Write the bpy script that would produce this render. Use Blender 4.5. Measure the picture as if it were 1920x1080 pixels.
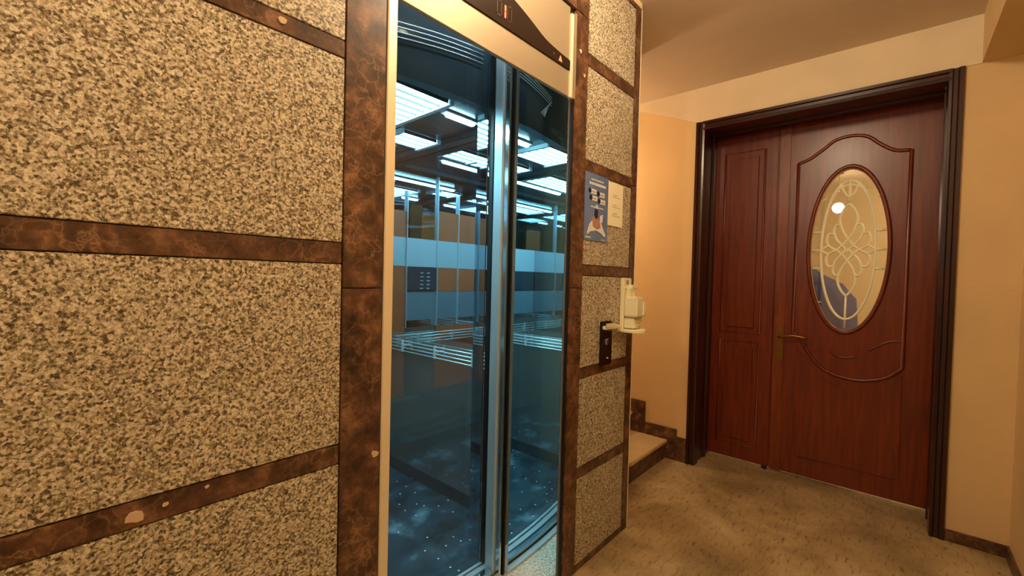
import bpy, bmesh, math, random
from mathutils import Vector, Matrix
random.seed(5)
for o in list(bpy.data.objects): bpy.data.objects.remove(o)
S = bpy.context.scene
COL = S.collection
# ------------------------------------------------------------------ camera
EYE = Vector((0, 0, 1.3286))
cam_data = bpy.data.cameras.new('camera'); cam = bpy.data.objects.new('camera', cam_data); COL.objects.link(cam)
cam_data.sensor_width = 36; cam_data.lens = 15.244; cam_data.clip_start = .02
right = Vector((0.66299, -0.74823, 0.02439)); up = Vector((0.0, 0.03258, 0.99947)); fwd = Vector((0.74863, 0.66264, -0.02160))
cam.matrix_world = Matrix(((right.x, up.x, -fwd.x, EYE.x), (right.y, up.y, -fwd.y, EYE.y), (right.z, up.z, -fwd.z, EYE.z), (0, 0, 0, 1)))
S.camera = cam
# ------------------------------------------------------------------ world, light, exposure
W = bpy.data.worlds.new('world'); S.world = W; W.use_nodes = True
W.node_tree.nodes['Background'].inputs[0].default_value = (.9, .75, .55, 1)
W.node_tree.nodes['Background'].inputs[1].default_value = 0.02
S.view_settings.view_transform = 'Standard'; S.view_settings.look = 'None'
S.view_settings.exposure = 0.0; S.view_settings.gamma = 1; S.view_settings.use_curve_mapping = False
def area(name, loc, size, power, color, rot=(0, 0, 0), sy=None):
    l = bpy.data.lights.new(name, 'AREA'); l.energy = power; l.color = color; l.size = size
    if sy: l.shape = 'RECTANGLE'; l.size_y = sy
    o = bpy.data.objects.new(name, l); o.location = loc; o.rotation_euler = rot; COL.objects.link(o); return o
def bulb(name, loc, r, power, color):
    l = bpy.data.lights.new(name, 'POINT'); l.energy = power; l.color = color; l.shadow_soft_size = r
    o = bpy.data.objects.new(name, l); o.location = loc; COL.objects.link(o); return o
WARM = (1.0, .79, .53)
bulb('hall_lamp_light', (-.62, .66, 2.46), .07, 34, WARM)
bulb('hall_fill_light', (1.25, .45, 2.73), .09, 44, WARM)  # unseen lamp added as fill for the elevator wall
bulb('room_beyond_light', (4.5, -1.3, 2.4), .1, 105, (1, .86, .62))
bulb('stair_fill_light', (2.85, 2.2, 2.1), .1, 17, WARM)  # unseen fill, added to brighten the wall left of the door
area('shaft_fill_light', (1.25, 1.20, 2.66), .7, 5, (.72, .92, 1), (math.radians(20), 0, 0), .05)  # added cool fill for the lintel rods and threshold
# ------------------------------------------------------------------ materials
def lin(c): return tuple(((x / 255 + .055) / 1.055) ** 2.4 if x > 10 else x / 255 / 12.92 for x in c) + (1,)
def new_mat(name):
    m = bpy.data.materials.new(name); m.use_nodes = True
    return m, m.node_tree.nodes, m.node_tree.links, m.node_tree.nodes['Principled BSDF']
def plain(name, col, rough=.5, metal=0, spec=.5, noise=0, nscale=20, bump=0, bscale=60, coat=0):
    m, N, L, b = new_mat(name)
    c = lin(col); b.inputs['Base Color'].default_value = c
    b.inputs['Roughness'].default_value = rough; b.inputs['Metallic'].default_value = metal
    b.inputs['Specular IOR Level'].default_value = spec; b.inputs['Coat Weight'].default_value = coat
    b.inputs['Coat Roughness'].default_value = .08
    tc = N.new('ShaderNodeTexCoord')
    if noise:
        n = N.new('ShaderNodeTexNoise'); n.inputs['Scale'].default_value = nscale; n.inputs['Detail'].default_value = 6
        L.new(tc.outputs['Object'], n.inputs['Vector'])
        r = N.new('ShaderNodeValToRGB'); r.color_ramp.elements[0].position = .3; r.color_ramp.elements[1].position = .7
        r.color_ramp.elements[0].color = tuple(x * (1 - noise) for x in c[:3]) + (1,)
        r.color_ramp.elements[1].color = tuple(min(1, x * (1 + noise)) for x in c[:3]) + (1,)
        L.new(n.outputs['Fac'], r.inputs['Fac']); L.new(r.outputs['Color'], b.inputs['Base Color'])
    if bump:
        n2 = N.new('ShaderNodeTexNoise'); n2.inputs['Scale'].default_value = bscale; n2.inputs['Detail'].default_value = 5
        L.new(tc.outputs['Object'], n2.inputs['Vector'])
        bp = N.new('ShaderNodeBump'); bp.inputs['Strength'].default_value = bump; bp.inputs['Distance'].default_value = .01
        L.new(n2.outputs['Fac'], bp.inputs['Height']); L.new(bp.outputs['Normal'], b.inputs['Normal'])
    return m
def emit(name, col, strength):
    m, N, L, b = new_mat(name)
    b.inputs['Base Color'].default_value = lin(col); b.inputs['Emission Color'].default_value = lin(col)
    b.inputs['Emission Strength'].default_value = strength; return m
def piece_coord(N, L, amount=7.0):
    tc = N.new('ShaderNodeTexCoord'); oi = N.new('ShaderNodeObjectInfo')
    mu = N.new('ShaderNodeMath'); mu.operation = 'MULTIPLY'; mu.inputs[1].default_value = amount
    L.new(oi.outputs['Random'], mu.inputs[0])
    ad = N.new('ShaderNodeVectorMath'); ad.operation = 'ADD'
    L.new(tc.outputs['Object'], ad.inputs[0]); L.new(mu.outputs[0], ad.inputs[1]); return ad.outputs[0]
def ramp(N, stops):
    r = N.new('ShaderNodeValToRGB'); e = r.color_ramp.elements
    e[0].position, e[0].color = stops[0][0], lin(stops[0][1]); e[1].position, e[1].color = stops[-1][0], lin(stops[-1][1])
    for p, c in stops[1:-1]:
        x = e.new(p); x.color = lin(c)
    return r
def granite(name, stops, scale, rough, bump=.25):
    m, N, L, b = new_mat(name); v = piece_coord(N, L)
    n1 = N.new('ShaderNodeTexNoise'); n1.inputs['Scale'].default_value = scale; n1.inputs['Detail'].default_value = 5; n1.inputs['Roughness'].default_value = .8
    n1.inputs['Distortion'].default_value = .4
    L.new(v, n1.inputs['Vector'])
    vo = N.new('ShaderNodeTexVoronoi'); vo.inputs['Scale'].default_value = scale * 1.3
    L.new(v, vo.inputs['Vector'])
    bw = N.new('ShaderNodeSeparateColor'); L.new(vo.outputs['Color'], bw.inputs[0])
    mx = N.new('ShaderNodeMix'); mx.inputs[0].default_value = .22
    L.new(n1.outputs['Fac'], mx.inputs[2]); L.new(bw.outputs[0], mx.inputs[3])
    r = ramp(N, stops); L.new(mx.outputs[0], r.inputs['Fac']); L.new(r.outputs['Color'], b.inputs['Base Color'])
    b.inputs['Roughness'].default_value = rough
    bp = N.new('ShaderNodeBump'); bp.inputs['Strength'].default_value = bump; bp.inputs['Distance'].default_value = .003
    L.new(mx.outputs[0], bp.inputs['Height']); L.new(bp.outputs['Normal'], b.inputs['Normal']); return m
def vein_marble(name, dark, mid, light, vein, rough=.34):
    m, N, L, b = new_mat(name); v = piece_coord(N, L)
    nd = N.new('ShaderNodeTexNoise'); nd.inputs['Scale'].default_value = 11; nd.inputs['Detail'].default_value = 7; L.new(v, nd.inputs['Vector'])
    mv = N.new('ShaderNodeVectorMath'); mv.operation = 'MULTIPLY_ADD'; mv.inputs[1].default_value = (.22,) * 3
    L.new(nd.outputs['Color'], mv.inputs[0]); L.new(v, mv.inputs[2])
    vo = N.new('ShaderNodeTexVoronoi'); vo.feature = 'DISTANCE_TO_EDGE'; vo.inputs['Scale'].default_value = 17
    L.new(mv.outputs[0], vo.inputs['Vector'])
    r1 = ramp(N, [(0, (190, 190, 190)), (.02, (110, 110, 110)), (.10, (0, 0, 0))]); L.new(vo.outputs['Distance'], r1.inputs['Fac'])
    n2 = N.new('ShaderNodeTexNoise'); n2.inputs['Scale'].default_value = 16; n2.inputs['Detail'].default_value = 8; n2.inputs['Roughness'].default_value = .7; L.new(v, n2.inputs['Vector'])
    r2 = ramp(N, [(.33, dark), (.5, mid), (.68, light)]); L.new(n2.outputs['Fac'], r2.inputs['Fac'])
    n3 = N.new('ShaderNodeTexNoise'); n3.inputs['Scale'].default_value = 6; L.new(v, n3.inputs['Vector'])
    r3 = ramp(N, [(.4, (0, 0, 0)), (.65, (255, 255, 255))]); L.new(n3.outputs['Fac'], r3.inputs['Fac'])
    mm = N.new('ShaderNodeMath'); mm.operation = 'MULTIPLY'; L.new(r1.outputs['Color'], mm.inputs[0]); L.new(r3.outputs['Color'], mm.inputs[1])
    mx = N.new('ShaderNodeMix'); mx.data_type = 'RGBA'
    L.new(mm.outputs[0], mx.inputs[0]); L.new(r2.outputs['Color'], mx.inputs[6]); mx.inputs[7].default_value = lin(vein)
    L.new(mx.outputs[2], b.inputs['Base Color']); b.inputs['Roughness'].default_value = rough; return m
def wood(name, dark, light, rough, axis='Z'):
    m, N, L, b = new_mat(name)
    tc = N.new('ShaderNodeTexCoord'); mp = N.new('ShaderNodeMapping')
    mp.inputs['Scale'].default_value = {'Z': (14, 14, 1.1), 'Y': (14, 1.1, 14)}[axis]
    L.new(tc.outputs['Object'], mp.inputs['Vector'])
    n = N.new('ShaderNodeTexNoise'); n.inputs['Scale'].default_value = 3; n.inputs['Detail'].default_value = 8; n.inputs['Distortion'].default_value = .6
    L.new(mp.outputs[0], n.inputs['Vector'])
    r = ramp(N, [(.35, dark), (.68, light)]); L.new(n.outputs['Fac'], r.inputs['Fac']); L.new(r.outputs['Color'], b.inputs['Base Color'])
    b.inputs['Roughness'].default_value = rough; b.inputs['Specular IOR Level'].default_value = .5
    b.inputs['Coat Weight'].default_value = .25; b.inputs['Coat Roughness'].default_value = .25
    return m
def glassmat(name, tint, refl, rough=0.0):
    m, N, L, b = new_mat(name); out = N['Material Output']
    tr = N.new('ShaderNodeBsdfTransparent'); tr.inputs[0].default_value = tint
    gl = N.new('ShaderNodeBsdfGlossy'); gl.inputs['Roughness'].default_value = rough; gl.inputs['Color'].default_value = (.92, .96, 1, 1)
    lw = N.new('ShaderNodeLayerWeight'); lw.inputs['Blend'].default_value = .5
    pw = N.new('ShaderNodeMath'); pw.operation = 'POWER'; pw.inputs[1].default_value = 5.5; L.new(lw.outputs['Facing'], pw.inputs[0])
    ma = N.new('ShaderNodeMath'); ma.operation = 'MULTIPLY_ADD'; ma.inputs[1].default_value = .55; ma.inputs[2].default_value = refl; ma.use_clamp = True; L.new(pw.outputs[0], ma.inputs[0])
    mx = N.new('ShaderNodeMixShader'); L.new(ma.outputs[0], mx.inputs[0]); L.new(tr.outputs[0], mx.inputs[1]); L.new(gl.outputs[0], mx.inputs[2])
    L.new(mx.outputs[0], out.inputs['Surface']); return m
M = {}
M['granite'] = granite('speckled_granite', [(.37, (66, 55, 40)), (.45, (140, 125, 98)), (.52, (188, 175, 148)), (.65, (236, 228, 206))], 160, .36)
M['fine_granite'] = granite('fine_granite', [(.3, (120, 108, 90)), (.44, (186, 174, 152)), (.54, (214, 204, 184)), (.66, (236, 228, 210))], 120, .4)
M['marble'] = vein_marble('brown_marble', (40, 24, 16), (86, 56, 38), (140, 100, 72), (190, 150, 112))
M['plaster'] = plain('cream_plaster', (222, 190, 138), .7, noise=.05, nscale=3, bump=.12, bscale=90)
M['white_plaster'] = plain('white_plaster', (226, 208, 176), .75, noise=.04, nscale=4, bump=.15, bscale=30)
M['ceil'] = plain('ceiling_paint', (214, 194, 170), .85, noise=.05, nscale=3, bump=.08, bscale=40)
M['grout'] = plain('cement_backing', (120, 104, 82), .9, noise=.1, bump=.2)
M['wood'] = wood('red_brown_wood', (96, 30, 7), (122, 44, 12), .36)
M['wood_strip'] = wood('lighter_wood', (108, 42, 14), (130, 58, 20), .36)
M['wood_dark'] = wood('dark_frame_wood', (34, 11, 8), (58, 20, 13), .28)
M['wood_dark_h'] = wood('dark_frame_wood_across', (34, 11, 8), (58, 20, 13), .28, 'Y')
M['brass'] = plain('dull_brass', (150, 110, 60), .35, metal=1)
M['steel'] = plain('brushed_steel', (170, 154, 128), .5, metal=.6, bump=.02, bscale=300)
M['light_steel'] = plain('light_steel', (250, 236, 206), .4, metal=.35)
M['chrome'] = plain('chrome', (200, 212, 218), .12, metal=1)
M['rail_chrome'] = plain('bright_chrome', (228, 242, 246), .3, metal=.55)
M['satin'] = plain('satin_aluminium', (196, 212, 220), .3, metal=.5)
M['gasket'] = plain('black_rubber', (12, 12, 13), .5)
M['display'] = plain('black_display', (38, 26, 20), .12)
M['red'] = emit('red_led', (255, 110, 66), 1.6)
M['ledoff'] = plain('unlit_led', (92, 56, 48), .4)
M['white_plastic'] = plain('white_plastic', (236, 230, 196), .35)
M['grey_plastic'] = plain('grey_plastic', (150, 140, 115), .4)
M['paper'] = plain('cream_paper', (246, 240, 208), .7)
M['ink'] = plain('grey_ink', (176, 164, 132), .7)
M['blue'] = plain('blue_print', (104, 126, 172), .45, noise=.15, nscale=6)
M['white_print'] = plain('white_print', (226, 226, 222), .5)
M['navy_print'] = plain('navy_print', (22, 34, 56), .5)
M['skin_print'] = plain('tan_print', (176, 128, 110), .5)
M['tracery'] = plain('cream_tracery', (255, 252, 222), .5)
M['navy'] = plain('navy_matte', (40, 60, 118), .9, noise=.2, nscale=9, bump=.3, bscale=14)
M['mirror'] = plain('dark_mirror_steel', (196, 208, 216), .02, metal=1)
M['mirror_lower'] = plain('smoked_mirror', (176, 182, 182), .07, metal=.84)
M['dark_panel'] = plain('dark_gloss_panel', (48, 62, 72), .2)
M['band_steel'] = plain('matte_steel_band', (186, 208, 218), .4, metal=.3)
M['blue_band'] = plain('blue_grey_band', (118, 146, 160), .35, metal=.3)
M['brown_panel'] = plain('brown_lift_panel', (186, 98, 60), .35, noise=.1, nscale=5)
M['tube'] = emit('cold_light', (172, 238, 250), 34)
M['tubeframe'] = plain('white_enamel', (190, 215, 225), .4)
M['glass'] = glassmat('door_glass', (.95, .98, .99, 1), .012)
M['oval_glass'] = glassmat('oval_door_glass', (.97, .93, .82, 1), .18, .01)
M['shade'] = emit('lamp_shade', (255, 214, 150), 5)
def floor_mat():
    m, N, L, b = new_mat('beige_marble_floor'); tc = N.new('ShaderNodeTexCoord')
    n = N.new('ShaderNodeTexNoise'); n.inputs['Scale'].default_value = 2.2; n.inputs['Detail'].default_value = 10; n.inputs['Roughness'].default_value = .68; n.inputs['Distortion'].default_value = .5
    L.new(tc.outputs['Object'], n.inputs['Vector'])
    r = ramp(N, [(.3, (124, 104, 70)), (.45, (156, 134, 94)), (.55, (174, 152, 110)), (.72, (202, 182, 140))]); L.new(n.outputs['Fac'], r.inputs['Fac'])
    mp = N.new('ShaderNodeMapping'); mp.inputs['Rotation'].default_value = (0, 0, .5); mp.inputs['Scale'].default_value = (9, 38, 9); L.new(tc.outputs['Object'], mp.inputs['Vector'])
    n2 = N.new('ShaderNodeTexNoise'); n2.inputs['Scale'].default_value = 1.6; n2.inputs['Detail'].default_value = 6; n2.inputs['Roughness'].default_value = .7; L.new(mp.outputs[0], n2.inputs['Vector'])
    r2 = ramp(N, [(.33, (110, 96, 78)), (.46, (255, 255, 255))]); L.new(n2.outputs['Fac'], r2.inputs['Fac'])
    mx = N.new('ShaderNodeMix'); mx.data_type = 'RGBA'; mx.blend_type = 'MULTIPLY'; mx.inputs[0].default_value = .8
    L.new(r.outputs['Color'], mx.inputs[6]); L.new(r2.outputs['Color'], mx.inputs[7]); L.new(mx.outputs[2], b.inputs['Base Color'])
    b.inputs['Roughness'].default_value = .34
    return m
M['floor'] = floor_mat()
def lift_floor_mat():
    m, N, L, b = new_mat('dark_sparkle_floor'); tc = N.new('ShaderNodeTexCoord')
    n = N.new('ShaderNodeTexNoise'); n.inputs['Scale'].default_value = 5; n.inputs['Detail'].default_value = 7; L.new(tc.outputs['Object'], n.inputs['Vector'])
    r = ramp(N, [(.35, (26, 42, 52)), (.58, (48, 72, 86)), (.74, (118, 146, 160))]); L.new(n.outputs['Fac'], r.inputs['Fac'])
    v = N.new('ShaderNodeTexVoronoi'); v.voronoi_dimensions = '2D'; v.inputs['Scale'].default_value = 13; L.new(tc.outputs['Object'], v.inputs['Vector'])
    lt = N.new('ShaderNodeMath'); lt.operation = 'LESS_THAN'; lt.inputs[1].default_value = .055; L.new(v.outputs['Distance'], lt.inputs[0])
    sc = N.new('ShaderNodeSeparateColor'); L.new(v.outputs['Color'], sc.inputs[0])
    gt = N.new('ShaderNodeMath'); gt.operation = 'GREATER_THAN'; gt.inputs[1].default_value = .6; L.new(sc.outputs[0], gt.inputs[0])
    mu = N.new('ShaderNodeMath'); mu.operation = 'MULTIPLY'; L.new(lt.outputs[0], mu.inputs[0]); L.new(gt.outputs[0], mu.inputs[1])
    mx = N.new('ShaderNodeMix'); mx.data_type = 'RGBA'; L.new(mu.outputs[0], mx.inputs[0]); L.new(r.outputs['Color'], mx.inputs[6]); mx.inputs[7].default_value = (1, 1, 1, 1)
    L.new(mx.outputs[2], b.inputs['Base Color']); b.inputs['Roughness'].default_value = .25; return m
M['lift_floor'] = lift_floor_mat()
# ------------------------------------------------------------------ helpers
def link(name, me, mat, parent=None, smooth=False):
    o = bpy.data.objects.new(name, me); COL.objects.link(o)
    if mat: me.materials.append(M[mat])
    if parent: o.parent = parent
    if smooth:
        for p in me.polygons: p.use_smooth = True
    return o
def obj(name, bm, mat, parent=None, smooth=False):
    bmesh.ops.recalc_face_normals(bm, faces=bm.faces)
    me = bpy.data.meshes.new(name); bm.to_mesh(me); bm.free()
    return link(name, me, mat, parent, smooth)
def add_box(bm, x0, x1, y0, y1, z0, z1, bev=0):
    t = bmesh.new()
    vs = [t.verts.new((x, y, z)) for x in (x0, x1) for y in (y0, y1) for z in (z0, z1)]
    for f in ((0, 1, 3, 2), (4, 6, 7, 5), (0, 4, 5, 1), (2, 3, 7, 6), (0, 2, 6, 4), (1, 5, 7, 3)): t.faces.new([vs[i] for i in f])
    if bev: bmesh.ops.bevel(t, geom=t.edges[:], offset=bev, segments=2, affect='EDGES', clamp_overlap=True)
    me = bpy.data.meshes.new('t'); t.to_mesh(me); t.free(); bm.from_mesh(me); bpy.data.meshes.remove(me)
def box(name, x0, x1, y0, y1, z0, z1, mat, parent=None, bev=0):
    bm = bmesh.new(); add_box(bm, x0, x1, y0, y1, z0, z1, bev); return obj(name, bm, mat, parent)
def prism(name, pts, axis, a0, a1, mat, parent=None, bev=0, smooth=False):
    """polygon pts in the plane across axis, extruded a0..a1"""
    bm = bmesh.new()
    def P(p, a): return {'x': (a, p[0], p[1]), 'y': (p[0], a, p[1]), 'z': (p[0], p[1], a)}[axis]
    lo = [bm.verts.new(P(p, a0)) for p in pts]; hi = [bm.verts.new(P(p, a1)) for p in pts]; n = len(pts)
    bm.faces.new(lo); top = bm.faces.new(hi)
    for i in range(n): bm.faces.new([lo[i], lo[(i + 1) % n], hi[(i + 1) % n], hi[i]])
    if bev: bmesh.ops.bevel(bm, geom=list(top.edges), offset=bev, segments=3, affect='EDGES', clamp_overlap=True)
    return obj(name, bm, mat, parent, smooth)
def add_tube(bm, pts, r, seg=8, closed=False):
    pts = [Vector(p) for p in pts]; n = len(pts); rings = []
    ref = None
    for i in range(n):
        if closed: d = pts[(i + 1) % n] - pts[i - 1]
        else: d = pts[min(i + 1, n - 1)] - pts[max(i - 1, 0)]
        d.normalize()
        if ref is None: ref = d.orthogonal().normalized()
        u = (ref - d * ref.dot(d)).normalized(); ref = u; v = d.cross(u)
        rings.append([bm.verts.new(pts[i] + (u * math.cos(2 * math.pi * k / seg) + v * math.sin(2 * math.pi * k / seg)) * r) for k in range(seg)])
    for i in range(n if closed else n - 1):
        a, b = rings[i], rings[(i + 1) % n]
        for k in range(seg): bm.faces.new([a[k], a[(k + 1) % seg], b[(k + 1) % seg], b[k]])
    if not closed: bm.faces.new(rings[0][::-1]); bm.faces.new(rings[-1])
def tube(name, pts, r, mat, parent=None, seg=8, closed=False):
    bm = bmesh.new(); add_tube(bm, pts, r, seg, closed); return obj(name, bm, mat, parent, True)
def lathe(name, prof, loc, mat, parent=None, seg=32):
    bm = bmesh.new(); rings = []
    for r, z in prof: rings.append([bm.verts.new((loc[0] + r * math.cos(2 * math.pi * k / seg), loc[1] + r * math.sin(2 * math.pi * k / seg), loc[2] + z)) for k in range(seg)])
    for a, b in zip(rings, rings[1:]):
        for k in range(seg): bm.faces.new([a[k], a[(k + 1) % seg], b[(k + 1) % seg], b[k]])
    bm.faces.new(rings[0][::-1]); bm.faces.new(rings[-1])
    return obj(name, bm, mat, parent, True)
def spline(pts, n=8, closed=False):
    out = []; m = len(pts); P = [Vector(p) for p in pts]
    for i in range(m if closed else m - 1):
        g = (lambda j: P[j % m]) if closed else (lambda j: P[max(0, min(m - 1, j))])
        a, b, c, d = g(i - 1), g(i), g(i + 1), g(i + 2)
        for k in range(n):
            t = k / n
            out.append(.5 * ((2 * b) + (c - a) * t + (2 * a - 5 * b + 4 * c - d) * t * t + (3 * b - a - 3 * c + d) * t ** 3))
    if not closed: out.append(P[-1])
    return out
def empty(name, loc=(0, 0, 0)):
    o = bpy.data.objects.new(name, None); COL.objects.link(o); o.empty_display_size = .1; return o
def thing(name, label, cat, group=None):
    o = empty(name); o['label'] = label; o['category'] = cat
    if group: o['group'] = group
    return o
def tag(o, label, cat):
    o['label'] = label; o['category'] = cat; return o
def struct(o, label=None):
    o['kind'] = 'structure'
    if label: o['label'] = label
    return o
WA = 1.05            # elevator wall face
XB = 3.25            # entrance door wall face
YC = -.462           # right wall face
XD = -3.0
def cz(x): return 2.93 - .06 * x     # slightly falling ceiling
# ------------------------------------------------------------------ floor, ceiling, walls
bm = bmesh.new(); add_box(bm, XD - .1, 6.2, -2.2, 1.27, -.12, 0)
add_box(bm, XD - .1, .45, 1.27, 5.0, -.12, 0); add_box(bm, 2.62, 6.2, 1.27, 5.0, -.12, 0)
struct(obj('floor', bm, 'floor'), 'beige marble floor with fine dark streaks')
bm = bmesh.new()
q = [(XD - .1, cz(XD - .1)), (6.2, cz(6.2)), (6.2, cz(6.2) + .12), (XD - .1, cz(XD - .1) + .12)]
lo = [bm.verts.new((p[0], -2.2, p[1])) for p in q]; hi = [bm.verts.new((p[0], 5.0, p[1])) for p in q]
bm.faces.new(lo); bm.faces.new(hi)
for i in range(4): bm.faces.new([lo[i], lo[(i + 1) % 4], hi[(i + 1) % 4], hi[i]])
struct(obj('ceiling', bm, 'ceil'), 'plain greyish tan ceiling falling slightly towards the door')
# far wall with the doorway
DY0, DY1, DZ = -.232, 1.118, 2.486
bm = bmesh.new()
add_box(bm, XB, XB + .38, DY1, 5.0, 0, 3.0)
add_box(bm, XB, XB + .38, -2.2, DY0, 0, 3.0)
add_box(bm, XB, XB + .38, DY0, DY1, DZ, 3.0)
struct(obj('wall_far', bm, 'plaster'), 'cream plaster wall around the wooden double door')
box_c = struct(box('wall_right', XD, XB, YC - .15, YC, 0, 3.2, 'plaster'), 'cream plaster wall at the right edge')
struct(box('wall_back', XD - .15, XD, -2.2, 5.0, 0, 3.25, 'plaster'))
struct(box('wall_stairwell', 2.4, XB + .4, 4.6, 4.8, 0, 3.0, 'plaster'))
# white plaster band over the door, running to the ceiling with a slanted lower left edge
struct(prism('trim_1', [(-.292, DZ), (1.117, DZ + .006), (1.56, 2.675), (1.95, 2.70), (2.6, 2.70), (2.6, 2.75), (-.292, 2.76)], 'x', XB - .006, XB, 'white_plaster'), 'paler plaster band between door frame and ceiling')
# beam at the right
struct(box('trim_2', XD, XB, YC, -.292, 2.49, 3.13, 'plaster'), 'dropped ceiling beam along the right wall')
# baseboards
struct(box('baseboard_far', XB - .012, XB, YC, DY0 - .002, 0, .06, 'marble'), 'low brown marble baseboard right of the door')
struct(box('baseboard_right', XD, XB - .012, YC, YC + .012, 0, .06, 'marble'))
bm = bmesh.new()
add_box(bm, XB - .016, XB, 1.121, 1.19, 0, .178, .002)
sk = struct(obj('baseboard_stairs', bm, 'marble'), 'brown marble skirting stepping up beside the stairs')
box('skirting_piece', XB - .016, XB, 1.192, 1.44, .0, .232, 'marble', sk, .002)
box('skirting_piece', XB - .016, XB, 1.442, 1.73, .0, .392, 'marble', sk, .002)
box('skirting_piece', XB - .016, XB, 1.732, 2.02, .0, .54, 'marble', sk, .002)
# elevator wall
wl = struct(empty('wall_left')); wl['label'] = 'elevator wall of speckled granite panels framed by brown marble bands'
bm = bmesh.new()
add_box(bm, XD, .645, WA + .02, WA + .06, 0, 3.1)
add_box(bm, 1.60, 2.172, WA + .02, WA + .06, 0, 2.80); add_box(bm, 1.556, 1.60, WA + .02, WA + .03, 0, 2.80)
add_box(bm, .645, 1.56, WA + .02, WA + .06, 2.47, 2.84)
obj('backing', bm, 'grout', wl)
g = .0012
def slab(kind, x0, x1, z0, z1, proud=0):
    mat = 'granite' if kind == 'granite_panel' else 'marble'
    return box(kind, x0 + g, x1 - g, WA - proud, WA + .0205, z0 + g, z1 - g, mat, wl, .0015)
zl = [(-.0, .33), (.385, .845), (.897, 1.355), (1.409, 1.868), (1.912, 2.36), (2.41, 2.85)]
for x0, x1 in ((-2.3, -.9), (-.9, .536)):
    for i, (a, b) in enumerate(zl):
        slab('granite_panel', x0, x1, a, b)
    for (a, b) in ((.33, .385), (.845, .897), (1.355, 1.409), (1.868, 1.912), (2.36, 2.41)):
        slab('marble_band', x0, x1, a, b)
for x0, x1 in ((.536, .651), (1.556, 1.656)):
    for a, b in ((0, 1.294), (1.294, 2.475)):
        slab('marble_column', x0, x1, a, b, .002)
    slab('marble_column', x0, x1, 2.475, 2.76, .002)
slab('marble_band', .651, 1.556, 2.475, 2.53, .002); slab('granite_panel', .651, 1.556, 2.53, 2.76)
zr = [(.03, .430), (.479, .886), (.934, 1.350), (1.399, 1.815), (1.866, 2.278), (2.334, 2.735)]
for a, b in zr: slab('granite_panel', 1.656, 2.103, a, b)
for a, b in ((0, .03), (.430, .479), (.886, .934), (1.350, 1.399), (1.815, 1.866), (2.278, 2.334), (2.735, 2.765)): slab('marble_band', 1.656, 2.103, a, b, .001)
for a, b in ((0, .9), (.9, 1.83), (1.83, 2.765)): slab('marble_column', 2.103, 2.164, a, b, .002)
box('edge_trim', 2.165, 2.178, WA + .001, WA + .06, 0, 2.765, 'paper', wl, .001)
box('plaster_strip', 1.556, 2.178, WA + .004, WA + .06, 2.766, 2.85, 'white_plaster', wl)
# shaft enclosure behind the cladding
bm = bmesh.new()
add_box(bm, .30, .40, WA + .06, 3.0, 0, 3.1)
add_box(bm, .30, 2.62, 2.9, 3.0, 0, 2.92)
add_box(bm, 2.58, 2.62, 1.275, 2.9, 0, 2.8)
add_box(bm, 2.13, 2.17, WA + .06, 1.275, 0, 2.82)
add_box(bm, 2.17, 2.62, 1.275, 1.29, 0, 2.8)
struct(obj('wall_shaft', bm, 'plaster'))
struct(box('floor_threshold', .40, 2.13, WA + .06, 1.34, -.06, .001, 'fine_granite'), 'pale granite threshold in front of the lift doors')
# ------------------------------------------------------------------ stairs
st = thing('staircase', 'marble stair with beige treads and brown risers rising behind the elevator wall', 'stairs')
for i in range(7):
    y = 1.27 + .285 * i; z = .142 + .152 * i
    t = box('tread', 2.63, XB - .017, y - .012, y + .284, z - .026, z, None, st, .004)
    t.data.materials.append(M['fine_tread'] if 'fine_tread' in M else M.setdefault('fine_tread', plain('beige_tread', (214, 186, 140), .35, noise=.08, nscale=12)))
    box('riser', 2.63, XB - .017, y, y + .28, max(0, z - .152), z - .0265, 'marble', st)
# ------------------------------------------------------------------ entrance double door
d1 = struct(empty('door_1')); d1['label'] = 'red brown wooden double door with an oval glass'; LX = 3.56
fr = empty('door_frame'); fr.parent = d1; fr['label'] = 'dark brown stepped door frame'
def jamb(sign, yo):
    # sign +1: left (high y) jamb ; profile stepping inward
    s = -sign
    pts = [(XB - .022, yo), (XB - .022, yo + s * .018), (XB - .012, yo + s * .024), (XB - .012, yo + s * .040), (XB - .020, yo + s * .046), (XB - .016, yo + s * .058), (XB + .05, yo + s * .062), (XB + .06, yo + s * .05), (XB + .20, yo + s * .05), (XB + .21, yo + s * .062), (XB + .24, yo + s * .062), (XB + .25, yo + s * .048), (LX + .05, yo + s * .048), (LX + .05, yo)]
    return prism('jamb', pts, 'z', 0, DZ, 'wood_dark', fr)
jamb(1, DY1); jamb(-1, DY0)
yo = DZ
pts = [(XB - .022, yo), (XB - .022, yo - .016), (XB - .012, yo - .022), (XB - .012, yo - .040), (XB - .022, yo - .046), (XB - .018, yo - .060), (XB + .05, yo - .064), (XB + .06, yo - .048), (XB + .20, yo - .044), (XB + .21, yo - .054), (XB + .24, yo - .054), (XB + .25, yo - .042), (LX + .05, yo - .042), (LX + .05, yo)]
prism('head', pts, 'y', DY0 + .048, DY1 - .048, 'wood_dark_h', fr)
DT = 2.443
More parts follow.
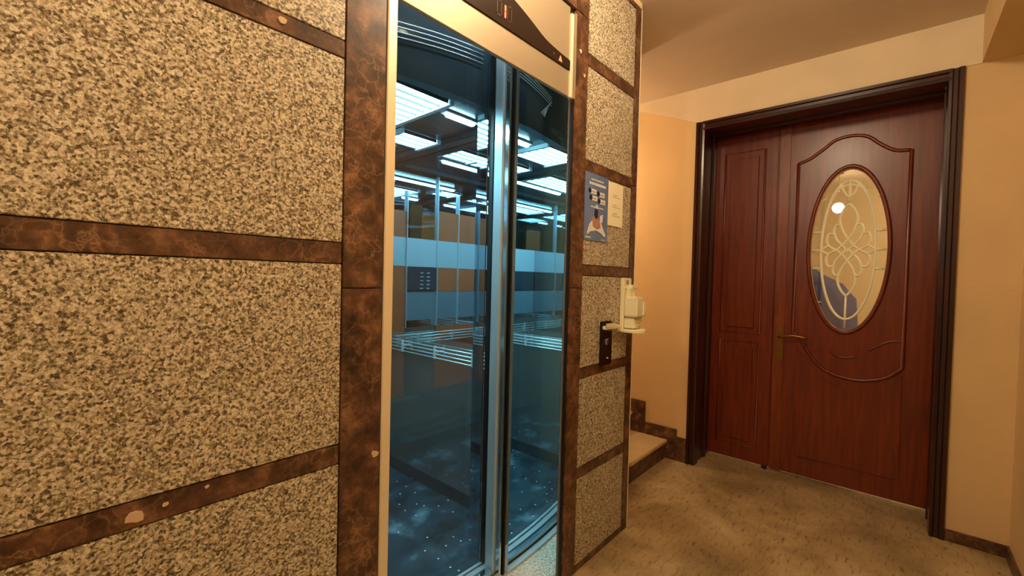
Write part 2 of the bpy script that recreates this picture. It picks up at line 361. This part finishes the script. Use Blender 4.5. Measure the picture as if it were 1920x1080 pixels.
# narrow leaf
lf = empty('door_leaf'); lf.parent = d1; lf['label'] = 'narrow left leaf with upright panels'
bm = bmesh.new(); add_box(bm, LX, LX + .042, .650, 1.068, .018, DT, .002); obj('leaf_board', bm, 'wood', lf)
def raised(name, pts, parent, h=.010, bev=.009, mat='wood'):
    # pts: (y,z); proud of the leaf towards the hall
    return prism(name, pts, 'x', LX + .001, LX - h, mat, parent, bev)
raised('raised_panel', [(.765, 1.0), (.970, 1.0), (.970, 2.27), (.765, 2.27)], lf, .012, .011)
raised('raised_panel', [(.765, .16), (.970, .16), (.970, .87), (.765, .87)], lf, .012, .011)
for z0, z1 in ((.97, 2.31), (.13, .905)):
    tube('panel_bead', [(LX - .001, a, b) for a, b in ((.735, z0), (1.0, z0), (1.0, z1), (.735, z1))], .008, 'wood', lf, 8, True)
raised('edge_strip', [(.652, .015), (.690, .015), (.690, DT), (.652, DT)], lf, .006, .004)
box('floor_bolt', LX - .022, LX, .655, .690, .004, .03, 'wood_dark', lf, .004)
# wide leaf
rf = empty('door_leaf'); rf.parent = d1; rf['label'] = 'wide right leaf with an oval glass'
OC = (.2455, 1.570); OA, OB = .198, .528
bm = bmesh.new(); nseg = 72
def oval(a, b, x, k): t = 2 * math.pi * k / nseg; return (x, OC[0] + a * math.cos(t), OC[1] + b * math.sin(t))
y0, y1, z0, z1 = -.178, .647, .018, DT
# board with oval hole : outer boundary matched per angle
def rect_pt(k):
    t = 2 * math.pi * k / nseg; c, s = math.cos(t), math.sin(t) * 2.4
    f = 1e9
    if c > 1e-6: f = min(f, (y1 - OC[0]) / c)
    if c < -1e-6: f = min(f, (y0 - OC[0]) / c)
    if s > 1e-6: f = min(f, (z1 - OC[1]) / s)
    if s < -1e-6: f = min(f, (z0 - OC[1]) / s)
    return (OC[0] + c * f, OC[1] + s * f)
R = [rect_pt(k) for k in range(nseg)]
for cy, czz in ((y0, z0), (y0, z1), (y1, z0), (y1, z1)):
    k = min(range(nseg), key=lambda i: (R[i][0] - cy) ** 2 + ((R[i][1] - czz) / 2.4) ** 2); R[k] = (cy, czz)
rings = []
for x in (LX, LX + .042):
    rings.append(([bm.verts.new((x, R[k][0], R[k][1])) for k in range(nseg)], [bm.verts.new(oval(OA, OB, x, k)) for k in range(nseg)]))
for o_, i_ in rings:
    for k in range(nseg): bm.faces.new([o_[k], o_[(k + 1) % nseg], i_[(k + 1) % nseg], i_[k]])
for w in (0, 1):
    for k in range(nseg): bm.faces.new([rings[0][w][k], rings[0][w][(k + 1) % nseg], rings[1][w][(k + 1) % nseg], rings[1][w][k]])
obj('leaf_board', bm, 'wood', rf)
raised('meeting_stile', [(.575, .015), (.645, .015), (.645, DT - .005), (.575, DT - .005)], rf, .010, .005, 'wood_strip')
tube('oval_moulding', [oval(OA + .012, OB + .012, LX - .002, k) for k in range(nseg)], .013, 'wood', rf, 10, True)
# carved outline of the upper field
top = spline([(.530, 2.170), (.470, 2.190), (.391, 2.245), (.330, 2.292), (.245, 2.306), (.165, 2.285), (.100, 2.225), (.030, 2.175), (-.045, 2.165)], 6)
bot = spline([(-.045, .840), (.020, .775), (.110, .738), (.200, .730), (.300, .750), (.380, .800), (.450, .900), (.480, .965), (.530, 1.00)], 6)
loop = [(p[0], p[1]) for p in top] + [(p[0], p[1]) for p in bot]
tube('carved_moulding', [(LX - .001, a, b) for a, b in loop], .011, 'wood', rf, 8, True)
# small crescents below the oval
for pts in ([(.325, .905), (.28, .872), (.235, .865), (.185, .878)], [(.12, .925), (.07, .965), (.01, .998), (-.05, 1.0)]):
    tube('carved_crescent', [(LX, p[0], p[1]) for p in spline(pts, 5)], .007, 'wood', rf, 8)
# lower field, raised, hollow top following the curve
low = [(.50, .15), (-.05, .15)] + [(p[0], p[1] - .075) for p in spline([(-.05, .870), (.020, .790), (.110, .745), (.200, .735), (.300, .755), (.380, .815), (.45, .905), (.50, .96)], 4)]
raised('lower_panel', low, rf, .010, .012)
# oval glass and tracery
bm = bmesh.new()
a = [bm.verts.new(oval(OA + .004, OB + .004, LX + .018, k)) for k in range(nseg)]; b = [bm.verts.new(oval(OA + .004, OB + .004, LX + .023, k)) for k in range(nseg)]
bm.faces.new(a[::-1]); bm.faces.new(b)
for k in range(nseg): bm.faces.new([a[k], a[(k + 1) % nseg], b[(k + 1) % nseg], b[k]])
gp = obj('oval_glass', bm, 'oval_glass', rf); gp['label'] = 'oval pane with cream tracery'
bm = bmesh.new()
def uv(u, v): return (LX + .015, OC[0] - u * OA, OC[1] + v * OB)
def tr(pts, r=.0074, n=7, straight=False): add_tube(bm, [uv(p[0], p[1]) for p in (pts if straight else spline([(p[0], p[1], 0) for p in pts], n))], r, 6)
ring_pts = [(.72 * math.cos(t), .86 * math.sin(t)) for t in [i * 2 * math.pi / 60 for i in range(60)]]
add_tube(bm, [uv(*p) for p in ring_pts], .0078, 6, True)
tr([(0, .86), (0, .57)], straight=True); tr([(0, -.57), (0, -.97)], .0055, straight=True)
for s in (-1, 1):
    for w in (1, -1):
        tr([(0, .57 * w), (s * .14, .50 * w), (s * .235, .38 * w), (s * .16, .25 * w), (0, .135 * w), (-s * .16, .05 * w), (-s * .30, 0)])
        tr([(s * .20, .31 * w), (s * .33, .31 * w), (s * .38, .23 * w), (s * .30, .13 * w), (s * .14, .05 * w), (0, -.02 * w)])
        tr([(s * .38, .20 * w), (s * .52, .20 * w), (s * .57, .12 * w), (s * .50, .05 * w), (s * .30, .0)])
        tr([(s * .50, .055 * w), (s * .60, .035 * w), (s * .72, 0)], n=4)
        tr([(s * .72, .23 * w), (s * .95, .23 * w)], straight=True)
        tr([(s * .66 if w < 0 else s * .6, .66 * w), (s * .80, .66 * w if w < 0 else .62)], straight=True, r=.003)
    tr([(s * .72, 0), (s * .98, 0)], straight=True)
tr([(-.5, .62), (-.3, .76), (0, .80), (.3, .76), (.5, .62)])
tr([(-.28, .84), (-.12, .70), (0, .66), (.12, .70), (.28, .84)])
o = obj('tracery', bm, 'tracery', rf, True)
# handle
box('handle_plate', LX - .016, LX - .010, .582, .622, .800, 1.050, 'brass', rf, .002)
tube('lever_handle', [(LX - .012, .602, .968), (LX - .055, .602, .968), (LX - .060, .590, .970), (LX - .060, .52, .985), (LX - .058, .455, .978), (LX - .054, .435, .965)], .008, 'brass', rf)
tube('keyhole_ring', [(LX - .017, .602 + .010 * math.cos(t), .875 + .010 * math.sin(t)) for t in [k * math.pi / 8 for k in range(16)]], .003, 'brass', rf, 6, True)
# room seen through the oval
struct(box('wall_beyond', 6.0, 6.15, -2.2, 3.2, 0, 2.7, 'white_plaster'))
bm = bmesh.new(); prof = [(-.2, 0), (.2, 0), (.26, .3), (.27, .8), (.25, 1.15), (.16, 1.28), (.02, 1.36), (-.12, 1.47), (-.22, 1.50), (-.27, 1.35), (-.27, .6)]
rings = []
for j in range(9):
    t = j / 8; sh = math.sin(math.pi * (.12 + .76 * t)) ** .5
    rings.append([bm.verts.new((5.0 + (t - .5) * .42, .545 - p[0] * sh * 1.1 + .012 * math.sin(j * 2 + i), p[1] * (.96 + .1 * sh))) for i, p in enumerate(prof)])
for A_, B_ in zip(rings, rings[1:]):
    for k in range(len(prof)): bm.faces.new([A_[k], A_[(k + 1) % len(prof)], B_[(k + 1) % len(prof)], B_[k]])
bm.faces.new(rings[0]); bm.faces.new(rings[-1])
cv = tag(obj('blue_form', bm, 'navy', None, True), 'dark blue sloping shape showing low behind the oval door glass', 'form')  # unidentified form, built as one plain dark blue shape
# ------------------------------------------------------------------ elevator door frame (steel) with display
ef = thing('elevator_surround', 'brushed steel elevator door surround with a black curved display strip', 'elevator frame')
box('side_jamb', .654, .683, WA - .004, WA + .05, 0, 2.47, 'light_steel', ef, .002)
box('jamb_strip', 1.516, 1.534, WA - .006, WA + .012, 2.092, 2.44, 'light_steel', ef, .002)
box('jamb_strip', 1.537, 1.553, WA - .008, WA + .012, 2.092, 2.45, 'steel', ef, .002)
box('side_jamb', 1.547, 1.555, WA + .001, WA + .012, 0, 2.084, 'gasket', ef, .001)
box('header_panel', .684, 1.515, WA + .002, WA + .016, 2.094, 2.465, 'steel', ef, .002)
# display strip : flat bottom, hump on top
hump = spline([(.70, 2.243), (.78, 2.250), (.86, 2.262), (.95, 2.292), (1.04, 2.318), (1.10, 2.322), (1.16, 2.318), (1.25, 2.292), (1.34, 2.262), (1.42, 2.250), (1.514, 2.243)], 4)
dp = prism('display_strip', [(1.514, 2.203), (.70, 2.203)] + [(p[0], p[1]) for p in hump], 'y', WA + .003, WA - .003, 'display', ef, .001)
def seg7(cx, czz, w, h, on, parent):
    s = {'tr': (cx + w, czz + h / 2), 'br': (cx + w, czz - h / 2)}
for (z0, z1) in ((2.2565, 2.277), (2.2335, 2.2545)): box('digit_segment', 1.1085, 1.1165, WA - .0045, WA - .002, z0, z1, 'red', dp, .0008)
for k in (0, 1):
    cx = 1.082 + .052 * k
    for a0, a1, b0, b1 in ((cx - .008, cx + .008, 2.279, 2.282), (cx - .008, cx + .008, 2.229, 2.232), (cx - .012, cx - .009, 2.235, 2.276), (cx + .009, cx + .012, 2.235, 2.276)):
        box('unlit_segment', a0, a1, WA - .0040, WA - .002, b0, b1, 'ledoff', dp)
prism('up_arrow', [(1.432, 2.213), (1.456, 2.213), (1.444, 2.236)], 'y', WA - .0045, WA - .002, 'red', dp)
box('unlit_arrow', 1.396, 1.404, WA - .004, WA - .002, 2.222, 2.232, 'ledoff', dp, .001)
# ------------------------------------------------------------------ landing doors and sills (curved)
def yarc(x, y0): return y0 + (x - 1.43) ** 2 / (2 * 3.4)
def arc_strip(name, x0, x1, ya, yb, z0, z1, mat, parent, n=32):
    bm = bmesh.new(); cols = []
    for i in range(n + 1):
        x = x0 + (x1 - x0) * i / n
        cols.append([bm.verts.new((x, yarc(x, y), z)) for y, z in ((ya, z0), (yb, z0), (yb, z1), (ya, z1))])
    for a, b in zip(cols, cols[1:]):
        for k in range(4): bm.faces.new([a[k], a[(k + 1) % 4], b[(k + 1) % 4], b[k]])
    bm.faces.new(cols[0]); bm.faces.new(cols[-1])
    for e in bm.edges:      # crisp long edges, smooth curve
        a, b = e.verts
        if abs(a.co.x - b.co.x) > 1e-6 or len({f for f in e.link_faces if len(f.verts) == 4}) < 2: e.smooth = False
    for f in bm.faces: f.smooth = True
    bm.edges.index_update(); bm.faces.ensure_lookup_table()
    bm.faces[-1].smooth = False; bm.faces[-2].smooth = False
    for f in bm.faces[-2:]:
        for e in f.edges: e.smooth = False
    return obj(name, bm, mat, parent)
ld = thing('landing_door', 'curved glass elevator landing door with slim metal stiles, outer pair', 'elevator door')
sl = empty('door_sill'); sl.parent = ld
arc_strip('sill_rail', .42, 2.12, 1.262, 1.290, .001, .014, 'satin', sl); arc_strip('sill_rail', .42, 2.12, 1.298, 1.322, .001, .014, 'satin', sl)
arc_strip('sill_groove', .42, 2.12, 1.290, 1.298, .0005, .006, 'gasket', sl)
HT = 2.42
def leaf(parent, x0, x1, y, stile_at, mirror):
    l = empty('glass_leaf'); l.parent = parent
    arc_strip('glass_pane', x0, x1, y, y + .008, .03, HT, 'glass', l)
    arc_strip('bottom_rail', x0, x1, y - .006, y + .014, .012, .040, 'chrome', l)
    return l
l1 = leaf(ld, .46, 1.375, 1.302, 1, 0)
box('door_stile', 1.378, 1.402, 1.292, 1.345, .014, HT, 'satin', l1, .004)
box('stile_edge', 1.388, 1.402, 1.266, 1.290, .014, HT, 'chrome', l1, .002)
l2 = leaf(ld, 1.448, 2.10, 1.302, 0, 0)
box('door_stile', 1.420, 1.446, 1.262, 1.300, .014, HT, 'mirror_lower', l2, .003)
box('rubber_gasket', 1.408, 1.418, 1.258, 1.296, .014, HT, 'gasket', l2, .002)
# ------------------------------------------------------------------ elevator car
ec = thing('elevator_car', 'mirrored elevator car with dark walls and cold ceiling lights behind glass doors', 'elevator')
CL, CR, CE, CF, CB, CZ = .52, 1.70, 2.535, 1.50, 2.69, 2.13
sl = empty('car_sill'); sl.parent = ec
arc_strip('sill_rail', .46, 2.12, 1.352, 1.378, .001, .014, 'satin', sl); arc_strip('sill_rail', .46, 2.12, 1.388, 1.402, .001, .014, 'satin', sl)
arc_strip('sill_groove', .46, 2.12, 1.324, 1.351, -.01, .003, 'gasket', sl)
arc_strip('sill_groove', .46, 2.12, 1.378, 1.388, .0005, .006, 'gasket', sl)
bm = bmesh.new(); n = 20; lo = [(CL + (CE - CL) * i / n) for i in range(n + 1)]
pts = [(x, yarc(x, 1.402)) for x in lo] + [(CE, CB), (CL, CB)]
prism('car_floor', pts, 'z', -.04, .006, 'lift_floor', ec)
def wall_panel(name, x0, x1, y0, y1, mat=('mirror', 'mirror_lower')):
    p = box(name, x0, x1, y0, y1, .84 if 0 else .95, CZ, mat[0], ec); q = box('lower_' + name, x0, x1, y0, y1, .006, .95, mat[1], ec)
    return p
wall_panel('side_mirror', CL - .02, CL, CF, CB)
wall_panel('side_mirror', CR, CR + .012, CF + .02, CB)  # mirrored divider; it and the bay beyond are added to repeat reflections
wall_panel('side_mirror', CE, CE + .02, 1.42, CB)
wall_panel('back_mirror', CL, CE, CB, CB + .02)
# kick plates
for (x0, x1, y0, y1) in ((CL, CR, CB - .012, CB), (CR + .012, CE, CB - .012, CB), (CR - .010, CR, CF + .02, CB - .012), (CE - .010, CE, 1.44, CB - .012), (CL, CL + .01, CF, CB - .012)):
    box('kick_plate', x0, x1, y0, y1, .006, .085, 'dark_panel', ec, .001)
# panels and bands on the back wall
box('steel_band', CL, 1.699, CB - .008, CB, 1.40, 1.61, 'band_steel', ec, .001)
box('brown_panel', .83, 1.262, CB - .007, CB, 1.61, 1.84, 'brown_panel', ec, .001)
box('brown_panel', .83, 1.262, CB - .007, CB, 1.215, 1.398, 'brown_panel', ec, .001)
box('brown_panel', .86, 1.262, CB - .007, CB, .45, .94, 'brown_panel', ec, .001)
box('brown_strip', 1.545, 1.66, CB - .007, CB, 1.61, 1.80, 'brown_panel', ec, .001)
box('brown_strip', 1.545, 1.66, CB - .007, CB, .45, 1.398, 'brown_panel', ec, .001)
box('lower_band', CL, 1.543, CB - .006, CB, 1.00, 1.213, 'blue_band', ec, .001)
bpn = box('button_panel', 1.268, 1.54, CB - .016, CB, 1.22, 1.398, 'dark_panel', ec, .002)
for c in range(2):
    for r_ in range(5): box('lift_button', 1.335 + .06 * c, 1.362 + .06 * c, CB - .021, CB - .015, 1.235 + .029 * r_, 1.243 + .029 * r_, 'rail_chrome', bpn, .001)
box('steel_band', CR + .013, CE, CB - .008, CB, 1.40, 1.61, 'band_steel', ec, .001)
box('brown_panel', 2.28, CE - .01, CB - .007, CB, 1.215, 1.398, 'brown_panel', ec, .001)
box('dark_inset', CR + .02, 2.27, CB - .010, CB, 1.22, 1.398, 'dark_panel', ec, .001)
box('lower_band', CR + .013, CE, CB - .006, CB, 1.00, 1.213, 'blue_band', ec, .001)
for x, zt in ((.83, 1.9), (1.05, 1.99), (1.262, CZ), (1.543, 1.95), (2.275, 2.0), (2.05, CZ)):
    box('glint_strip', x - .003, x + .003, CB - .022, CB, .95, zt - .002, 'rail_chrome', ec, .001)  # thin uprights stand in for vertical glints in the glass
box('glint_strip', CR - .02, CR - .001, CB - .03, CB - .018, .95, CZ - .3, 'rail_chrome', ec, .001)
# ceiling of the car
box('car_ceiling', CL, CE, 1.44, CB, CZ, CZ + .03, 'dark_panel', ec)
for (x0, x1, y0, y1) in ((CR - .07, CR, CF + .02, CB), (CL, CL + .07, CF, CB), (CL + .07, CR - .07, CB - .07, CB), (CE - .07, CE, 1.46, CB), (CR + .012, CE - .07, CB - .07, CB)):
    box('ceiling_cove', x0, x1, y0, y1, CZ - .03, CZ, 'dark_panel', ec, .004)
def louver(x0, x1, y0, y1, pitch=.06, rim=True):
    e = empty('light_panel'); e.parent = ec
    n = max(2, round((y1 - y0) / pitch)); w = (y1 - y0) / n
    for k in range(n): box('light_strip', x0 + .012, x1 - .012, y0 + k * w + .010, y0 + (k + 1) * w - .010, CZ - .012, CZ - .001, 'tube', e)
    for k in range(n + 1): box('slat', x0 + .012, x1 - .012, y0 + k * w - .004, y0 + k * w + .004, CZ - .018, CZ - .001, 'dark_panel', e)
    box('rim', x0 - .015, x0 + .008, y0 - .012, y1 + .012, CZ - .024, CZ - .001, 'tubeframe', e)
    box('rim', x1 - .008, x1 + .015, y0 - .012, y1 + .012, CZ - .024, CZ - .001, 'tubeframe', e)
louver(.95, 1.285, 1.54, 2.02)
louver(1.37, 1.615, 2.04, 2.24); louver(.62, .86, 2.04, 2.24)
louver(1.80, 2.42, 2.0, 2.26); louver(2.05, 2.40, 1.56, 1.84)
for (x0, x1, y) in ((1.36, 1.54, 1.655), (.70, .88, 1.655), (.80, 1.50, 2.34), (1.80, 1.98, 1.655), (1.80, 2.44, 2.34)):
    box('light_tube', x0, x1, y - .014, y + .014, CZ - .024, CZ - .001, 'tube', ec, .004)
    box('tube_housing', x0 - .02, x1 + .02, y - .024, y + .024, CZ - .010, CZ, 'tubeframe', ec, .002)
# handrails: four thin bars
def rails(p, q, off):
    e = empty('handrail'); e.parent = ec; p = Vector(p); q = Vector(q)
    for k in range(4): tube('bar', [p + Vector((0, 0, .022 * k)), q + Vector((0, 0, .022 * k))], .0038, 'rail_chrome', e, 8)
    for t in (.2, .5, .8):
        bm = bmesh.new()
        c = p.lerp(q, t); add_tube(bm, [c + Vector((0, 0, .033)), c + Vector(off) + Vector((0, 0, .033))], .006, 6)
        add_box(bm, c.x - .006, c.x + .006, c.y - .006, c.y + .006, c.z - .006, c.z + .072)
        obj('bracket', bm, 'rail_chrome', e)
rz = .836
rails((CR - .035, CF + .03, rz), (CR - .035, CB - .04, rz), (.035, 0, 0))
rails((CL + .06, CB - .04, rz), (CR - .045, CB - .04, rz), (0, .04, 0))
rails((CE - .035, 1.48, rz), (CE - .035, CB - .04, rz), (.035, 0, 0))
rails((CR + .03, CB - .04, rz), (CE - .045, CB - .04, rz), (0, .04, 0))
rails((CL + .035, CF + .03, rz), (CL + .035, CB - .04, rz), (-.035, 0, 0))
# lintel; thin curved rods stand in for rail reflections in the upper glass
lt = arc_strip('car_lintel', .46, 2.12, 1.405, 1.455, 2.095, 2.62, 'dark_panel', ec); 
for k in range(4):
    tube('reflection_rod', [(x, yarc(x, 1.395), 2.205 + .019 * k + .075 * math.sin(max(0, min(1, (x - .8) / .75)) * math.pi / 2)) for x in [.50 + .085 * i for i in range(11)]], .0022, 'rail_chrome', lt, 6)
    tube('reflection_rod', [(x, yarc(x, 1.395), 2.36 - .014 * k - .05 * ((x - 1.45) / .45) ** 2) for x in [1.45 + .045 * i for i in range(11)]], .0018, 'rail_chrome', lt, 6)
    tube('reflection_rod', [(1.90 - .010 * k, yarc(1.9, 1.395), 2.29 - .012 * k), (1.80 + .010 * k, yarc(1.84, 1.395), 2.20 - .004 * k)], .0018, 'rail_chrome', lt, 6)
cd = empty('car_door'); cd.parent = ec
arc_strip('glass_pane', .46, 1.394, 1.396, 1.402, .03, 2.50, 'glass', cd)
arc_strip('glass_pane', 1.46, 2.10, 1.396, 1.402, .03, 2.50, 'glass', cd)
box('door_stile', 1.396, 1.404, 1.404, 1.472, .016, 2.10, 'mirror', cd, .001)
box('rubber_gasket', 1.405, 1.412, 1.375, 1.402, .016, 2.50, 'gasket', cd, .001)
box('door_stile', 1.414, 1.458, 1.388, 1.404, .016, 2.50, 'satin', cd, .002)
struct(box('ceiling_shaft', .40, 2.12, WA + .06, 2.9, 2.70, 2.76, 'dark_panel'))
# ------------------------------------------------------------------ call panel
cp = thing('call_panel', 'narrow dark elevator call plate below the soap dispenser', 'call panel')
box('plate', 1.822, 1.930, WA - .010, WA, .922, 1.135, 'display', cp, .003)
box('button', 1.862, 1.888, WA - .014, WA - .009, 1.018, 1.046, 'mirror_lower', cp, .003)
lathe('key_switch', [(.004, -.003), (.006, 0), (.004, .003)], (1.884, WA - .011, .955), 'rail_chrome', cp, 12)
tube('indicator', [(1.862, WA - .0145, 1.024), (1.862, WA - .0145, 1.046), (1.884, WA - .0145, 1.048)], .0014, 'rail_chrome', cp, 6)
# ------------------------------------------------------------------ soap dispenser
sd = thing('soap_dispenser', 'white plastic wall soap dispenser with a drip tray at the wall corner', 'dispenser')
bm = bmesh.new(); add_box(bm, 2.012, 2.098, WA - .022, WA - .002, 1.085, 1.346, .004); obj('back_plate', bm, 'white_plastic', sd)
box('upper_holder', 2.060, 2.125, WA - .046, WA - .020, 1.29, 1.312, 'white_plastic', sd, .003)
box('cartridge_neck', 2.035, 2.10, WA - .044, WA - .020, 1.245, 1.295, 'white_plastic', sd, .005)
box('body', 2.020, 2.108, WA - .092, WA - .020, 1.148, 1.252, 'white_plastic', sd, .008)
box('side_clip', 2.085, 2.122, WA - .098, WA - .050, 1.155, 1.225, 'white_plastic', sd, .005)
box('lower_body', 2.024, 2.10, WA - .078, WA - .020, 1.092, 1.144, 'white_plastic', sd, .005)
for z in (1.105, 1.126): box('nozzle_rib', 2.06, 2.106, WA - .084, WA - .060, z, z + .009, 'white_plastic', sd, .003)
box('sensor_slot', 2.03, 2.075, WA - .094, WA - .090, 1.143, 1.149, 'grey_plastic', sd, .001)
box('top_notch', 2.04, 2.062, WA - .024, WA - .021, 1.312, 1.335, 'grey_plastic', sd, .002)
for z in (1.29, 1.165): lathe('screw', [(.003, -.002), (.004, 0), (.003, .002)], (2.032, WA - .023, z), 'grey_plastic', sd, 10)
pts = [(1.995, WA)] + [(2.055 + .066 * math.cos(t), WA - .062 + .060 * math.sin(t)) for t in [math.pi + k * math.pi / 14 for k in range(15)]] + [(2.125, WA)]
prism('drip_tray', pts, 'z', 1.074, 1.088, 'white_plastic', sd, .003)
ct = thing('card_holder', 'small white plastic tab on top of the dark call plate', 'holder')
box('tab', 1.835, 1.985, WA - .028, WA, 1.096, 1.112, 'white_plastic', ct, .003)
box('lip', 1.835, 1.93, WA - .030, WA - .024, 1.104, 1.128, 'white_plastic', ct, .003)
# ------------------------------------------------------------------ poster and notice
po = thing('poster', 'tall blue poster taped to the granite with white speech boxes', 'poster')
box('sheet', 1.657, 1.862, WA - .003, WA - .001, 1.512, 1.816, 'blue', po)
def pr(name, x0, x1, z0, z1, mat): return box(name, x0, x1, WA - .0042, WA - .0028, z0, z1, mat, po)
for k in range(9): pr('title_letter', 1.706 + .0125 * k, 1.714 + .0125 * k, 1.786, 1.792, 'white_print')
for k in range(8): pr('title_letter', 1.692 + .0185 * k, 1.706 + .0185 * k, 1.764, 1.776, 'white_print')
for (x, z) in ((1.70, 1.728), (1.775, 1.722), (1.71, 1.698), (1.782, 1.690)):
    pr('speech_box', x, x + .052, z - .004, z + .018, 'white_print')
    prism('round_icon', [(x - .004 + .012 * math.cos(t), z + .008 + .012 * math.sin(t)) for t in [k * math.pi / 6 for k in range(12)]], 'y', WA - .0048, WA - .0030, 'navy_print', po)
    pr('icon_dot', x - .006, x, z + .004, z + .013, 'white_print'); pr('box_line', x + .014, x + .044, z + .004, z + .007, 'blue')
for k in range(9): pr('caption_letter', 1.710 + .0125 * k, 1.719 + .0125 * k, 1.663, 1.668, 'white_print')
def shape(name, pts, mat, y): return prism(name, pts, 'y', WA - y, WA - .0028, mat, po)
shape('print_seat', [(1.68, 1.545), (1.70, 1.585), (1.725, 1.605), (1.80, 1.605), (1.815, 1.58), (1.845, 1.545), (1.835, 1.535), (1.80, 1.552), (1.76, 1.560), (1.71, 1.552), (1.685, 1.538)], 'white_print', .0042)
shape('print_bag', [(1.728, 1.578), (1.722, 1.612), (1.742, 1.630), (1.772, 1.622), (1.79, 1.598), (1.795, 1.575), (1.76, 1.566)], 'skin_print', .0050)
shape('print_figure', [(1.738, 1.622), (1.742, 1.655), (1.758, 1.664), (1.770, 1.650), (1.768, 1.620), (1.756, 1.612)], 'navy_print', .0055)
shape('print_head', [(1.758 + .009 * math.cos(t), 1.668 + .010 * math.sin(t)) for t in [k * math.pi / 5 for k in range(10)]], 'white_print', .0058)
shape('print_page', [(1.790, 1.60), (1.792, 1.632), (1.815, 1.640), (1.812, 1.603)], 'white_print', .0046)
pr('footer_mark', 1.668, 1.712, 1.522, 1.528, 'white_print'); pr('footer_mark', 1.805, 1.845, 1.519, 1.522, 'white_print')
no = thing('paper_notice', 'plain cream sheet with faint lines taped right of the blue poster', 'notice')
box('sheet', 1.866, 2.013, WA - .0025, WA - .001, 1.598, 1.808, 'paper', no)
for z in (1.738, 1.690, 1.648):
    box('text_line', 1.915, 1.955, WA - .0032, WA - .002, z + .010, z + .0125, 'ink', no); box('text_line', 1.905, 1.985, WA - .0032, WA - .002, z, z + .002, 'ink', no)
# ------------------------------------------------------------------ ceiling lamps out of view; the one over the elevator is added fill
for (x, y) in ((-.62, .66), (1.25, .45)):
    la = thing('ceiling_lamp', 'round ceiling lamp above the hall ' + ('beside the granite wall' if x < 0 else 'over the elevator, added as unseen fill'), 'lamp')
    top = cz(x)
    lathe('canopy', [(.05, 0), (.05, .012), (.02, .022)], (x, y, top - .024), 'brass', la)
    lathe('stem', [(.006, 0), (.006, .26 if x < 0 else .02)], (x, y, top - (.28 if x < 0 else .04)), 'brass', la, 10)
# chipped pale spots on the marble
M['chip'] = plain('bare_filler', (214, 186, 152), .8)
def chip(x, z, s):
    n = 9; pts = []
    for k in range(n):
        t = 2 * math.pi * k / n; r_ = s * (.6 + .5 * random.random()); pts.append((x + r_ * math.cos(t) * 1.2, z + r_ * math.sin(t)))
    return prism('chipped_spot', pts, 'y', WA - .0035, WA - .001, 'chip', wl)
for c in ((.139, .866, .012), (.184, .874, .005), (.252, .885, .004), (.637, .843, .010), (.387, 1.893, .009), (1.592, 2.314, .010), (1.627, 2.222, .008)): chip(*c)
